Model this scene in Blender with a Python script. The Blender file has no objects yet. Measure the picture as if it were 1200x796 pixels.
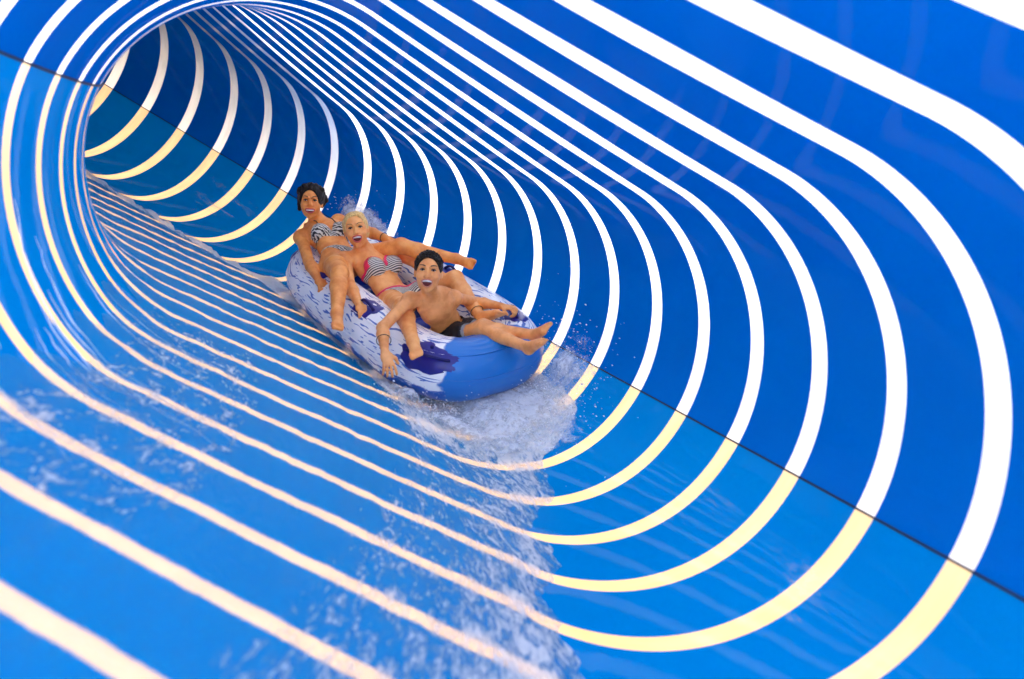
import bpy, math, random
import numpy as np
from mathutils import Matrix, Vector
random.seed(4); np.random.seed(4)
scene = bpy.context.scene
COL = scene.collection
# ---------------------------------------------------------------- camera, sky, sun, exposure
FIT = {'k0': 0.274962, 'k1': 0.061579, 'ht': 0.551713, 'hb': 0.515432, 'nto': 1.874496, 'nbo': 2.1665, 'nti': 1.935413, 'nbi': 1.880444, 'ds': 0.225729, 's2': 1.40141, 'cu': 0.213095, 'cv': 0.037674, 'yaw': -0.284589, 'pitch': 0.034569, 'roll': 0.481177, 'lf': 6.731709, 'slope': 0.080539, 'k2': -0.021663, 'ty': 0.013755, 'tp': -0.083293, 'bank': 0.002089, 'rxto': 0.562863, 'rxbo': 0.573422, 'rxti': 0.506235, 'rxbi': 0.45461, 'st': 0.03641, 'sb': 0.025612, 'ct': -0.034317, 'cb': 0.030073}
CAM_LOC = [0.266368, 0.0, 0.047093]
CAM_FWD = [-0.280595, 0.959204, 0.034562]
CAM_RIGHT = [0.855287, 0.23353, 0.462546]
CAM_UP = [-0.435605, -0.159349, 0.885921]
FOCAL_PX = 838.5789035647529
RAFT_ORIGIN = [-1.615615, 4.192683, -0.067328]
RAFT_AXES = [[0.893095, -0.443029, -0.078149], [0.406715, 0.720904, 0.561142], [-0.192264, -0.532937, 0.824022]]
RAFT_SIZE = [2.059924, 1.028556, 0.169256]
POSE = {'boy': {'pel': [0.4568, 0.0442, 0.1643], 'chest': [0.5293, -0.1728, 0.4854], 'head': [0.5913, -0.233, 0.6426], 'shR': [0.5225, -0.2995, 0.4754], 'shL': [0.5229, -0.0138, 0.4345], 'elR': [0.6139, -0.5127, 0.3924], 'elL': [0.4586, 0.2091, 0.3387], 'wrR': [0.7987, -0.6041, 0.3624], 'wrL': [0.6604, 0.2288, 0.3874], 'hdR': [0.8546, -0.6158, 0.3242], 'hdL': [0.7233, 0.2555, 0.3952], 'hipR': [0.4792, -0.0393, 0.1691], 'hipL': [0.4362, 0.1217, 0.156], 'knR': [0.7786, 0.017, 0.3405], 'knL': [0.7345, 0.0487, 0.3288], 'anR': [1.1171, 0.0371, 0.375], 'anL': [1.0608, 0.12, 0.4025], 'toR': [1.2453, 0.0277, 0.471], 'toL': [1.1846, 0.0941, 0.5008]}, 'blonde': {'pel': [-0.0118, -0.042, 0.1993], 'chest': [-0.3944, -0.0751, 0.429], 'head': [-0.3291, -0.1657, 0.5954], 'shR': [-0.329, -0.2436, 0.4137], 'shL': [-0.4148, 0.0915, 0.408], 'elR': [-0.0577, -0.3502, 0.3542], 'elL': [-0.1361, 0.16, 0.3903], 'wrR': [0.1787, -0.4116, 0.3322], 'wrL': [0.0943, 0.217, 0.3718], 'hdR': [0.2597, -0.4272, 0.3213], 'hdL': [0.1727, 0.2261, 0.3756], 'hipR': [0.0365, -0.1175, 0.2321], 'hipL': [-0.0811, 0.0315, 0.1793], 'knR': [0.4006, -0.2649, 0.3806], 'knL': [0.2254, 0.2081, 0.4062], 'anR': [0.7503, -0.4144, 0.3519], 'anL': [0.5868, 0.1396, 0.3101], 'toR': [0.9045, -0.4847, 0.3578], 'toL': [0.7297, 0.1746, 0.395]}, 'dark': {'pel': [-0.4464, -0.1992, 0.3446], 'chest': [-0.8789, -0.1411, 0.4674], 'head': [-0.8309, -0.2283, 0.642], 'shR': [-0.8109, -0.3109, 0.4182], 'shL': [-0.9189, 0.0106, 0.4617], 'elR': [-0.5362, -0.3874, 0.3508], 'elL': [-0.6367, 0.0787, 0.464], 'wrR': [-0.3006, -0.4346, 0.3187], 'wrL': [-0.3984, 0.1046, 0.4772], 'hdR': [-0.2205, -0.4428, 0.3151], 'hdL': [-0.3356, 0.151, 0.4605], 'hipR': [-0.3937, -0.282, 0.3631], 'hipL': [-0.5113, -0.125, 0.3203], 'knR': [-0.0159, -0.4333, 0.4592], 'knL': [-0.1954, 0.0792, 0.499], 'anR': [0.3053, -0.6114, 0.3718], 'anL': [0.1274, 0.2736, 0.4908], 'toR': [0.4597, -0.6785, 0.3603], 'toL': [0.296, 0.2808, 0.5036]}}

cam_data = bpy.data.cameras.new("camera"); cam = bpy.data.objects.new("camera", cam_data); COL.objects.link(cam)
cam.matrix_world = Matrix(((CAM_RIGHT[0], CAM_UP[0], -CAM_FWD[0], CAM_LOC[0]), (CAM_RIGHT[1], CAM_UP[1], -CAM_FWD[1], CAM_LOC[1]),
                           (CAM_RIGHT[2], CAM_UP[2], -CAM_FWD[2], CAM_LOC[2]), (0, 0, 0, 1)))
cam_data.sensor_width = 36.0; cam_data.lens = FOCAL_PX / 1200 * 36.0
cam_data.clip_start = 0.02; cam_data.clip_end = 2000
scene.camera = cam
cam_data.dof.use_dof = True; cam_data.dof.focus_distance = 4.75; cam_data.dof.aperture_fstop = 1.7
SUN_EL, SUN_AZ = math.radians(62), math.radians(-80)      # azimuth clockwise from +Y
world = bpy.data.worlds.new("World"); scene.world = world; world.use_nodes = True
wn = world.node_tree.nodes; wl = world.node_tree.links
sky = wn.new("ShaderNodeTexSky"); sky.sky_type = 'NISHITA'; sky.sun_disc = False
sky.sun_elevation = SUN_EL; sky.sun_rotation = SUN_AZ
bg = wn["Background"]; bg.inputs["Strength"].default_value = 0.15
wl.new(sky.outputs[0], bg.inputs[0])
sun_d = bpy.data.lights.new("sun", 'SUN'); sun_d.energy = 5.0; sun_d.angle = math.radians(0.5); sun_d.color = (1, 0.95, 0.88)
sun = bpy.data.objects.new("sun", sun_d); COL.objects.link(sun)
sdir = Vector((math.sin(SUN_AZ) * math.cos(SUN_EL), math.cos(SUN_AZ) * math.cos(SUN_EL), math.sin(SUN_EL)))
sun.rotation_euler = sdir.to_track_quat('Z', 'Y').to_euler(); sun.location = sdir * 30
scene.view_settings.view_transform = 'Standard'; scene.view_settings.look = 'None'
scene.view_settings.exposure = 1.88; scene.view_settings.gamma = 1
scene.cycles.use_denoising = True
scene.cycles.max_bounces = 14; scene.cycles.diffuse_bounces = 8; scene.cycles.transparent_max_bounces = 16
scene.cycles.sample_clamp_indirect = 8

# ---------------------------------------------------------------- helpers
def link(o, parent=None):
    COL.objects.link(o)
    if parent is not None: o.parent = parent
    return o
def tag(o, label=None, cat=None, group=None, kind=None):
    if label: o['label'] = label
    if cat: o['category'] = cat
    if group: o['group'] = group
    if kind: o['kind'] = kind
    return o
def mesh_obj(name, V, F, mat, parent=None, smooth=True, M=None, uv=None, attrs=None):
    me = bpy.data.meshes.new(name)
    V = np.asarray(V, dtype=float)
    me.from_pydata(V.tolist(), [], [list(map(int, f)) for f in F] if not isinstance(F, np.ndarray) else F.tolist())
    if smooth: me.polygons.foreach_set("use_smooth", [True] * len(me.polygons))
    if uv is not None:
        lay = me.uv_layers.new(name="uv"); li = np.empty(len(me.loops), dtype=np.int32); me.loops.foreach_get("vertex_index", li)
        lay.data.foreach_set("uv", np.asarray(uv, dtype=np.float32)[li].ravel())
    if attrs:
        for k, a in attrs.items():
            at = me.attributes.new(k, 'FLOAT', 'POINT'); at.data.foreach_set("value", np.asarray(a, dtype=np.float32))
    me.update(); me.validate()
    if mat is not None: me.materials.append(mat)
    o = bpy.data.objects.new(name, me)
    link(o, parent)
    if M is not None: o.matrix_local = M
    return o
def grid_faces(nr, nc, wrap=False):
    r = np.arange(nr - 1)[:, None]; c = np.arange(nc if wrap else nc - 1)[None]
    c2 = (c + 1) % nc
    a = r * nc + c; b = r * nc + c2; d = (r + 1) * nc + c; e = (r + 1) * nc + c2
    return np.stack([a, b, e, d], -1).reshape(-1, 4)
class MB:
    def __init__(s): s.V = []; s.F = []; s.n = 0
    def add(s, V, F):
        V = np.asarray(V, float); s.V.append(V); s.F += [[int(i) + s.n for i in f] for f in F]; s.n += len(V)
    def tube(s, pts, rad, seg=8, cap=True):
        pts = [np.array(p, float) for p in pts]; n = len(pts)
        rad = [rad] * n if np.isscalar(rad) else rad
        V = []; ref = None
        for i, p in enumerate(pts):
            t = pts[min(i + 1, n - 1)] - pts[max(i - 1, 0)]; t = t / (np.linalg.norm(t) + 1e-9)
            if ref is None: ref = np.array([0, 0, 1.]) if abs(t[2]) < .8 else np.array([1., 0, 0])
            a = np.cross(t, ref); a /= np.linalg.norm(a) + 1e-9; b = np.cross(a, t); ref = b
            for k in range(seg):
                g = 2 * math.pi * k / seg; V.append(p + rad[i] * (math.cos(g) * a + math.sin(g) * b))
        F = grid_faces(n, seg, True).tolist()
        if cap: F += [list(range(seg))[::-1], list(range((n - 1) * seg, n * seg))]
        s.add(V, F)
    def ball(s, c, r, R=np.eye(3), nu=12, nv=8):
        V = [];
        for j in range(nv + 1):
            p = math.pi * j / nv
            for i in range(nu):
                q = 2 * math.pi * i / nu
                V.append(np.array(c) + R @ (np.array([math.sin(p) * math.cos(q), math.sin(p) * math.sin(q), math.cos(p)]) * np.array(r)))
        s.add(V, grid_faces(nv + 1, nu, True))
    def build(s, name, mat, parent=None, M=None, smooth=True):
        return mesh_obj(name, np.concatenate(s.V), s.F, mat, parent, smooth, M)
# ---- node material helper
class NM:
    def __init__(s, name):
        s.m = bpy.data.materials.new(name); s.m.use_nodes = True; s.t = s.m.node_tree; s.t.nodes.clear()
        s.out = s.n("ShaderNodeOutputMaterial")
    def n(s, typ, ins=None, **kw):
        x = s.t.nodes.new(typ)
        for k, v in kw.items(): setattr(x, k, v)
        for k, v in (ins or {}).items(): s.set(x, k, v)
        return x
    def set(s, x, k, v):
        i = x.inputs[k]
        if hasattr(v, 'outputs'): s.t.links.new(v.outputs[0], i)
        elif isinstance(v, bpy.types.NodeSocket): s.t.links.new(v, i)
        else: i.default_value = v
    def math(s, op, a, b=0.0, clamp=False):
        x = s.n("ShaderNodeMath", operation=op, use_clamp=clamp); s.set(x, 0, a); s.set(x, 1, b); return x
    def noise(s, vec, scale, detail=3, rough=.5, dist=0):
        return s.n("ShaderNodeTexNoise", {'Vector': vec, 'Scale': scale, 'Detail': detail, 'Roughness': rough, 'Distortion': dist})
    def mapping(s, vec, scale=(1, 1, 1), rot=(0, 0, 0), loc=(0, 0, 0)):
        return s.n("ShaderNodeMapping", {'Vector': vec, 'Scale': scale, 'Rotation': rot, 'Location': loc})
    def ramp(s, fac, a, b):
        x = s.n("ShaderNodeMapRange"); s.set(x, 'Value', fac); s.set(x, 'From Min', a); s.set(x, 'From Max', b); x.interpolation_type = 'SMOOTHSTEP'; return x
    def mix(s, fac, a, b):
        x = s.n("ShaderNodeMix", data_type='RGBA'); s.set(x, 0, fac); s.set(x, 6, a); s.set(x, 7, b); return x.outputs[2]
    def mixs(s, fac, a, b):
        x = s.n("ShaderNodeMixShader"); s.set(x, 0, fac); s.set(x, 1, a); s.set(x, 2, b); return x
    def surf(s, sh): s.t.links.new(sh.outputs[0], s.out.inputs[0]); return s.m
def principled(name, col, rough=.5, spec=.5, bump=None, coat=0, sss=0):
    m = NM(name); p = m.n("ShaderNodeBsdfPrincipled", {'Base Color': (*col, 1), 'Roughness': rough, 'Specular IOR Level': spec, 'Coat Weight': coat, 'Coat Roughness': .05})
    co = m.n("ShaderNodeTexCoord")
    nz = m.noise(co.outputs['Object'], 30, 4)
    c = m.mix(m.ramp(nz, .3, .7), (*[x * .9 for x in col], 1), (*[min(1, x * 1.08) for x in col], 1)); m.set(p, 'Base Color', c)
    if sss: m.set(p, 'Subsurface Weight', sss); m.set(p, 'Subsurface Radius', (.02, .008, .004)); m.set(p, 'Subsurface Scale', .5)
    if bump:
        b = m.n("ShaderNodeBump", {'Height': m.noise(co.outputs['Object'], bump[0], 3), 'Strength': bump[1], 'Distance': .005}); m.set(p, 'Normal', b)
    return m.surf(p)
# ---------------------------------------------------------------- the slide's shape
SC = 1.25
def kphi(s):
    k0, k1, k2 = FIT['k0'], FIT['k1'], FIT['k2']
    s = np.asarray(s, float); c = np.clip(s, -.2, 6.0)
    ph = k0 * c + k1 * c * c / 2 + k2 * c ** 3 / 6; kk = k0 + k1 * c + k2 * c * c / 2
    return ph + (s - c) * kk
_S = np.linspace(-3, 12, 15001); _ph = kphi(_S)
_x = np.concatenate([[0], np.cumsum(-(np.sin(_ph[1:]) + np.sin(_ph[:-1])) / 2 * np.diff(_S))])
_y = np.concatenate([[0], np.cumsum((np.cos(_ph[1:]) + np.cos(_ph[:-1])) / 2 * np.diff(_S))])
_x -= np.interp(0, _S, _x); _y -= np.interp(0, _S, _y)
def _quad(q, top, sg):
    n, rx, h = FIT['n' + q], FIT['rx' + q], FIT['ht' if top else 'hb']; sl, ar = (FIT['st'], FIT['ct']) if top else (FIT['sb'], FIT['cb'])
    a = np.linspace(0, np.pi / 2, 200); u = np.concatenate([(1 - rx) + rx * np.cos(a) ** (2 / n), np.linspace(1 - rx, 0, 60)[1:]])
    v = np.concatenate([np.sin(a) ** (2 / n), np.ones(59)])
    return u * sg, v * h * (1 + sl * u * sg + ar * (1 - u * u)) * (1 if top else -1)
_q = [_quad('to', True, 1), _quad('ti', True, -1), _quad('bi', False, -1), _quad('bo', False, 1)]
_U = np.concatenate([_q[0][0], _q[1][0][::-1][1:], _q[2][0][1:], _q[3][0][::-1][1:]]); _W = np.concatenate([_q[0][1], _q[1][1][::-1][1:], _q[2][1][1:], _q[3][1][::-1][1:]])
_TH = np.unwrap(np.arctan2(_W, _U)); _RR = np.hypot(_U, _W)
def section(t):
    r = np.interp(np.mod(t, 2 * np.pi), _TH, _RR); return r * np.cos(t), r * np.sin(t)
def P3(s, t, off=0.0):
    """point of the tunnel wall at distance s along it and section angle t (radians); off = metres inwards"""
    s, t = np.broadcast_arrays(np.asarray(s, float), np.asarray(t, float))
    ph = kphi(s) + FIT['ty']
    o = np.stack([np.cos(ph), np.sin(ph), 0 * ph], -1); f = np.stack([-np.sin(ph), np.cos(ph), 0 * ph], -1)
    up = np.array([0, 0, 1.]) + FIT['tp'] * f; up /= np.linalg.norm(up, axis=-1, keepdims=True)
    b = FIT['bank']; o, up = math.cos(b) * o + math.sin(b) * up, -math.sin(b) * o + math.cos(b) * up
    c = np.stack([np.interp(s, _S, _x), np.interp(s, _S, _y), FIT['slope'] * s], -1)
    u, w = section(t); e = 1e-3; u1, w1 = section(t + e)
    tu, tw = (u1 - u), (w1 - w); l = np.hypot(tu, tw); nu, nw = -tw / l, tu / l      # inward normal
    off = np.asarray(off) / SC
    u = u + nu * off; w = w + nw * off
    return (c + u[..., None] * o + w[..., None] * up) * SC
def sring(i): return FIT['s2'] + (i - 2) * FIT['ds']
def halfw(t):  # stripes widen across the ceiling: glare put into their shape
    return FIT['ds'] * (.206 + .014 * section(t)[0] + .09 * np.clip(np.sin(t), 0, 1) ** 6 - .02 * np.clip(-np.sin(t), 0, 1) ** 2) / 2

# ---------------------------------------------------------------- materials of the slide
def shell_mat(name, ca, cb, cs, ct, gf, tw):
    m = NM(name); uv = m.n("ShaderNodeUVMap", uv_map="uv")
    big = m.noise(m.mapping(uv, (1.2, 2.5, 1)), 1.5, 4)
    streak = m.noise(m.mapping(uv, (1.2, 60, 1)), 1.0, 5, .6)
    col = m.mix(m.ramp(big, .3, .7), (*ca, 1), (*cb, 1))
    col = m.mix(m.math('MULTIPLY', m.ramp(streak, .55, .8), .25), col, (*cs, 1))
    rough = m.ramp(m.noise(m.mapping(uv, (3, 14, 1)), 2, 4), .2, .8)
    rough = m.math('MULTIPLY_ADD', rough, .05); rough.inputs[2].default_value = .02
    bump = m.n("ShaderNodeBump", {'Height': m.noise(m.mapping(uv, (2.5, 9, 1)), 2.2, 3), 'Strength': .03, 'Distance': .02})
    dif = m.n("ShaderNodeBsdfDiffuse", {'Color': col, 'Normal': bump})
    tr = m.n("ShaderNodeBsdfTranslucent", {'Color': (*ct, 1)})
    gl = m.n("ShaderNodeBsdfGlossy", {'Color': (1, 1, 1, 1), 'Roughness': rough, 'Normal': bump})
    fr = m.n("ShaderNodeFresnel", {'IOR': 1.45, 'Normal': bump})
    return m.surf(m.mixs(m.math('MULTIPLY', fr, gf), m.mixs(tw, dif, tr), gl))
def stripe_mat(name, cd, ct, w):
    m = NM(name); uv = m.n("ShaderNodeUVMap", uv_map="uv")
    nz = m.ramp(m.noise(m.mapping(uv, (20, 6, 1)), 1.5, 4), .3, .7)
    c = m.mix(nz, (*cd, 1), (*[x * .88 for x in cd], 1))
    ctc = m.mix(nz, (*ct, 1), (*[x * .85 for x in ct], 1))
    dif = m.n("ShaderNodeBsdfDiffuse", {'Color': c}); tr = m.n("ShaderNodeBsdfTranslucent", {'Color': ctc})
    gl = m.n("ShaderNodeBsdfGlossy", {'Roughness': .08}); fr = m.n("ShaderNodeFresnel", {'IOR': 1.45})
    return m.surf(m.mixs(fr, m.mixs(w, dif, tr), gl))
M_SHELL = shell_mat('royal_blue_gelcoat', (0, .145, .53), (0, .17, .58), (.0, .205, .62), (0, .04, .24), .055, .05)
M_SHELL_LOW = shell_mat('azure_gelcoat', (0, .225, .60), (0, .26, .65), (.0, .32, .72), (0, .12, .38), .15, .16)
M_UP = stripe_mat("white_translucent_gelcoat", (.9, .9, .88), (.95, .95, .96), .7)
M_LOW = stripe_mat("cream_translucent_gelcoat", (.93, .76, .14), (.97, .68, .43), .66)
M_SEAM = principled("black_sealant", (.006, .01, .03), .5)
# ---------------------------------------------------------------- the slide
S_MIN, S_MAX, S_TOP = -1.0, 9.0, .45
R_FIRST, R_LAST = -6, 23
tunnel = bpy.data.objects.new("water_slide_tunnel", None); link(tunnel)
tag(tunnel, "curving blue enclosed water slide tunnel lined with white and cream hoops", "water slide")
def half_shell(name, t0, t1, smin, mat):
    mb = MB(); UV = []; ts = np.radians(np.linspace(t0, t1, 121))
    edges = [(smin, None)]
    for i in range(R_FIRST, R_LAST + 2):
        s = sring(i)
        if s < smin + .03: continue
        if i > R_LAST: break
        edges.append((i, i))
    prev = np.full(len(ts), smin)
    segs = []
    for e in edges[1:]:
        s = sring(e[0]); segs.append((prev, s - halfw(ts), 4)); prev = s + halfw(ts)
    segs.append((prev, np.full(len(ts), S_MAX), 60))
    for a, b, n in segs:
        k = np.linspace(0, 1, n + 1)[:, None]; ss = a[None] * (1 - k) + b[None] * k; tt = np.broadcast_to(ts[None], ss.shape)
        mb.add(P3(ss, tt).reshape(-1, 3), grid_faces(n + 1, len(ts)))
        UV.append(np.stack([ss.ravel(), tt.ravel() * .55], -1))
    return mesh_obj(name, np.concatenate(mb.V), mb.F, mat, tunnel, uv=np.concatenate(UV))
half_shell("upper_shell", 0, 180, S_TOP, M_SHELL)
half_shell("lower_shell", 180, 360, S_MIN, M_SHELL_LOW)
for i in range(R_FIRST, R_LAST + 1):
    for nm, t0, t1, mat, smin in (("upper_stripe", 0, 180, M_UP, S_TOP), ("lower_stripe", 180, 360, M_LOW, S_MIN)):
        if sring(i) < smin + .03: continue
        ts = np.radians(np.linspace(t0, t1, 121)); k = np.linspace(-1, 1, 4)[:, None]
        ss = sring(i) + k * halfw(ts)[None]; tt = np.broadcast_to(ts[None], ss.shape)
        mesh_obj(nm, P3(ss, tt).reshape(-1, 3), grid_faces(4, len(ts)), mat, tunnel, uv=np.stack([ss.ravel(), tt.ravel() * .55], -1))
for t in (0, 180):
    ss = np.linspace(S_TOP, S_MAX, 400)[:, None]; w = np.radians(.16); tt = np.radians(t) + np.array([-w, -w, w, w])[None]
    off = np.array([0.0005, .004, .004, .0005])[None]
    V = P3(ss + 0 * tt, tt + 0 * ss, off + 0 * ss)
    mesh_obj("seam_joint", V.reshape(-1, 3), grid_faces(400, 4), M_SEAM, tunnel, smooth=False)
# unseen cap added to shut out daylight and keep the upstream run dark
ts = np.radians(np.arange(0, 360, 3)); mesh_obj("added_end_stop", P3(S_MAX, ts), [list(range(len(ts)))], M_SHELL, tunnel, smooth=False, uv=np.zeros((len(ts), 2)))
# ground outside
mg = NM("pale_sand_ground"); co = mg.n("ShaderNodeTexCoord")
mg_c = mg.mix(mg.ramp(mg.noise(co.outputs['Object'], .8, 6), .3, .7), (.60, .45, .30, 1), (.70, .54, .37, 1))
M_GROUND = mg.surf(mg.n("ShaderNodeBsdfPrincipled", {'Base Color': mg_c, 'Roughness': .8}))
g = mesh_obj("ground", [(-400, -400, -9), (400, -400, -9), (400, 400, -9), (-400, 400, -9)], [(0, 1, 2, 3)], M_GROUND, smooth=False)
tag(g, kind='structure')
added_shade_slab = MB()  # unseen slab added above the upstream end to darken the far run
for x0, x1, y0, y1, z0, z1 in ((-16, -3.3, 2.2, 14, 1.6, 1.75),):
    added_shade_slab.add([(x, y, z) for z in (z0, z1) for y in (y0, y1) for x in (x0, x1)], [(0, 2, 3, 1), (4, 5, 7, 6), (0, 1, 5, 4), (2, 6, 7, 3), (0, 4, 6, 2), (1, 3, 7, 5)])
tag(added_shade_slab.build("added_shade_slab", M_SEAM, None, smooth=False), kind='structure')
# ---------------------------------------------------------------- water
def fbm(x, y, seed=0, oct=4, per=256):
    r = np.random.RandomState(seed); tab = r.rand(per, per); out = 0; amp = 1; tot = 0
    for k in range(oct):
        X = np.asarray(x) * 2 ** k + 17.3 * k; Y = np.asarray(y) * 2 ** k + 9.1 * k
        i = np.floor(X).astype(int); j = np.floor(Y).astype(int); a = X - i; b = Y - j; a = a * a * (3 - 2 * a); b = b * b * (3 - 2 * b)
        g = lambda p, q: tab[p % per, q % per]
        out = out + amp * ((g(i, j) * (1 - a) + g(i + 1, j) * a) * (1 - b) + (g(i, j + 1) * (1 - a) + g(i + 1, j + 1) * a) * b); tot += amp; amp *= .5
    return out / tot
def smooth(a, b, x): k = np.clip((x - a) / (b - a), 0, 1); return k * k * (3 - 2 * k)
def t_right(s):
    s = np.asarray(s) - .045
    return np.interp(s, [-1, .9, 1.1, 1.375, 1.73, 2.07, 2.3, 2.42, 2.8, 4.0, 4.1, 4.24, 4.86, 5.4, 7], [300, 305, 308, 314, 321, 328, 334, 349, 352, 350, 328, 309, 294, 288, 285])
def t_ridge(s):
    s = np.asarray(s) - .045
    return np.interp(s, [2.6, 3.1, 3.5, 3.9, 4.05, 4.24, 4.86, 5.4, 7], [308, 311, 313, 318, 319, 305, 291, 285, 282])
def foam_density(s, t):
    tr = t_right(s); tri = t_ridge(s); s = np.asarray(s) - .045
    d = 0 * s + .0
    rd = np.abs(t - tri)
    d = np.maximum(d, smooth(2.55, 2.8, s) * (1 - smooth(2.5, 7.5, rd)) * 1.0)
    tl = np.interp(s, [-1, .5, .9, 1.41, 1.9, 2.3, 2.7, 3], [250, 258, 262, 269, 282, 296, 303, 308])
    band = smooth(tl - 10, tl + 8, t) * (1 - smooth(2.75, 2.95, s))
    core = smooth(tl + .45 * (tr - tl), tr, t)
    d = np.maximum(d, band * (.45 + .24 * core + .35 * smooth(2.15, 2.5, s)))
    # thin splashes where the flow runs up the inner wall
    left = smooth(212, 220, t) * (1 - smooth(238, 247, t)) * smooth(.7, 1.0, s) * (1 - smooth(2.2, 2.9, s))
    return np.maximum(np.maximum(d, left * .44), .13)
def water_mat():
    m = NM("clear_running_water"); uv = m.n("ShaderNodeUVMap", uv_map="uv"); at = m.n("ShaderNodeAttribute", attribute_name="foam")
    v1 = m.mapping(uv, (5, 13, 1)); n1 = m.noise(v1, 2.2, 8, .68, .9)
    v2 = m.mapping(uv, (10, 60, 1)); n2 = m.noise(v2, 2.0, 6, .7, .6)
    a = m.math('ADD', m.math('MULTIPLY', n1, .62), m.math('MULTIPLY', n2, .38))
    f = m.math('ADD', a, m.math('MULTIPLY', m.math('SUBTRACT', at.outputs['Fac'], .5), .46))
    foam = m.math('MULTIPLY', m.ramp(f, .465, .64), .98)
    speck = m.math('MULTIPLY', m.ramp(m.noise(m.mapping(uv, (16, 110, 1)), 2.4, 4, .7, .5), .54, .85), .16)
    mask = m.math('MAXIMUM', foam, speck)
    hb = m.math('ADD', m.noise(m.mapping(uv, (14, 60, 1)), 1.6, 5, .6, .8), m.math('MULTIPLY', mask, .8))
    bump = m.n("ShaderNodeBump", {'Height': hb, 'Strength': .6, 'Distance': .012})
    tp = m.n("ShaderNodeBsdfRefraction", {'Color': (.97, .99, 1, 1), 'Roughness': 0.0, 'IOR': 1.18, 'Normal': bump}); gl = m.n("ShaderNodeBsdfGlossy", {'Color': (.9, .95, 1, 1), 'Roughness': .09, 'Normal': bump})
    fr = m.n("ShaderNodeFresnel", {'IOR': 1.22, 'Normal': bump})
    d = m.n("ShaderNodeBsdfDiffuse", {'Color': (.97, .95, .90, 1), 'Normal': bump}); t2 = m.n("ShaderNodeBsdfTranslucent", {'Color': (.9, .93, .95, 1)})
    aer = m.n("ShaderNodeBsdfDiffuse", {'Color': (.0, .52, .98, 1), 'Normal': bump})
    return m.surf(m.mixs(mask, m.mixs(m.math('MULTIPLY', fr, .5), m.mixs(.26, tp, aer), gl), m.mixs(.2, d, t2)))
M_WATER = water_mat()
ss = np.concatenate([np.arange(-1, 4.6, .0125), np.arange(4.6, 6.6, .025)])[:, None]
k = np.linspace(0, 1, 300)[None]
edge = t_right(ss) + (fbm(ss * 9, ss * 0 + 3, 1, 5) - .5) * 8 * (1 + 0 * smooth(2.2, 2.4, ss)); edge = edge + (fbm(ss * 2.6, ss * 0 + 11, 6, 2) - .5) * 13 * (1 - smooth(2.0, 2.4, ss)); start = 212 + (fbm(ss * 5, ss * 0 + 7, 2, 4) - .5) * 16
tt = start * (1 - k) + edge * k; s2 = ss + 0 * tt
arc = np.minimum(tt - start, edge - tt)
lump = fbm(s2 * 16, tt * .45, 3, 4); fo = foam_density(s2, tt); fo = np.where(s2 < 2.6, fo - .16 * (1 - smooth(0, 5, edge - tt)) * (fo > .2), fo)
off = .002 + .016 * smooth(0, 8, arc) * (.5 + fbm(s2 * 7, tt * .22, 5, 3)) + smooth(2.6, 2.9, s2) * .014 * (1 - smooth(0, 5, np.abs(tt - t_ridge(s2)))) * smooth(.25, .75, lump) * smooth(0, 2, arc)
off += .05 * smooth(0, 3, arc) * np.clip(fo - .55, 0, 1) * smooth(.35, .8, lump) * 1.3
water = mesh_obj("water", P3(s2, np.radians(tt), off).reshape(-1, 3), grid_faces(*tt.shape), M_WATER,
                 uv=np.stack([s2.ravel() * SC, (np.radians(tt) * .55 * SC).ravel()], -1), attrs={'foam': fo.ravel()})
tag(water, kind='structure')

def spray_mat():
    m = NM("white_water_spray"); uv = m.n("ShaderNodeUVMap", uv_map="uv"); at = m.n("ShaderNodeAttribute", attribute_name="foam")
    n1 = m.noise(m.mapping(uv, (4, 4, 1)), 2.4, 9, .72, 1.1)
    n2 = m.noise(m.mapping(uv, (30, 30, 1)), 2.0, 4, .7, .4)
    a = m.math('ADD', m.math('MULTIPLY', n1, .7), m.math('MULTIPLY', n2, .3))
    f = m.math('ADD', a, m.math('MULTIPLY', m.math('SUBTRACT', at.outputs['Fac'], .5), .5))
    mask = m.math('MULTIPLY', m.ramp(f, .42, .68), .95)
    bump = m.n("ShaderNodeBump", {'Height': a, 'Strength': .6, 'Distance': .02})
    d = m.n("ShaderNodeBsdfDiffuse", {'Color': (.86, .89, .93, 1), 'Normal': bump}); t2 = m.n("ShaderNodeBsdfTranslucent", {'Color': (.85, .9, .95, 1)})
    return m.surf(m.mixs(mask, m.n("ShaderNodeBsdfTransparent"), m.mixs(.15, d, t2)))
M_SPRAY = spray_mat()
M_DROP = principled("water_droplet", (.92, .95, .98), .3, .6)
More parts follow.
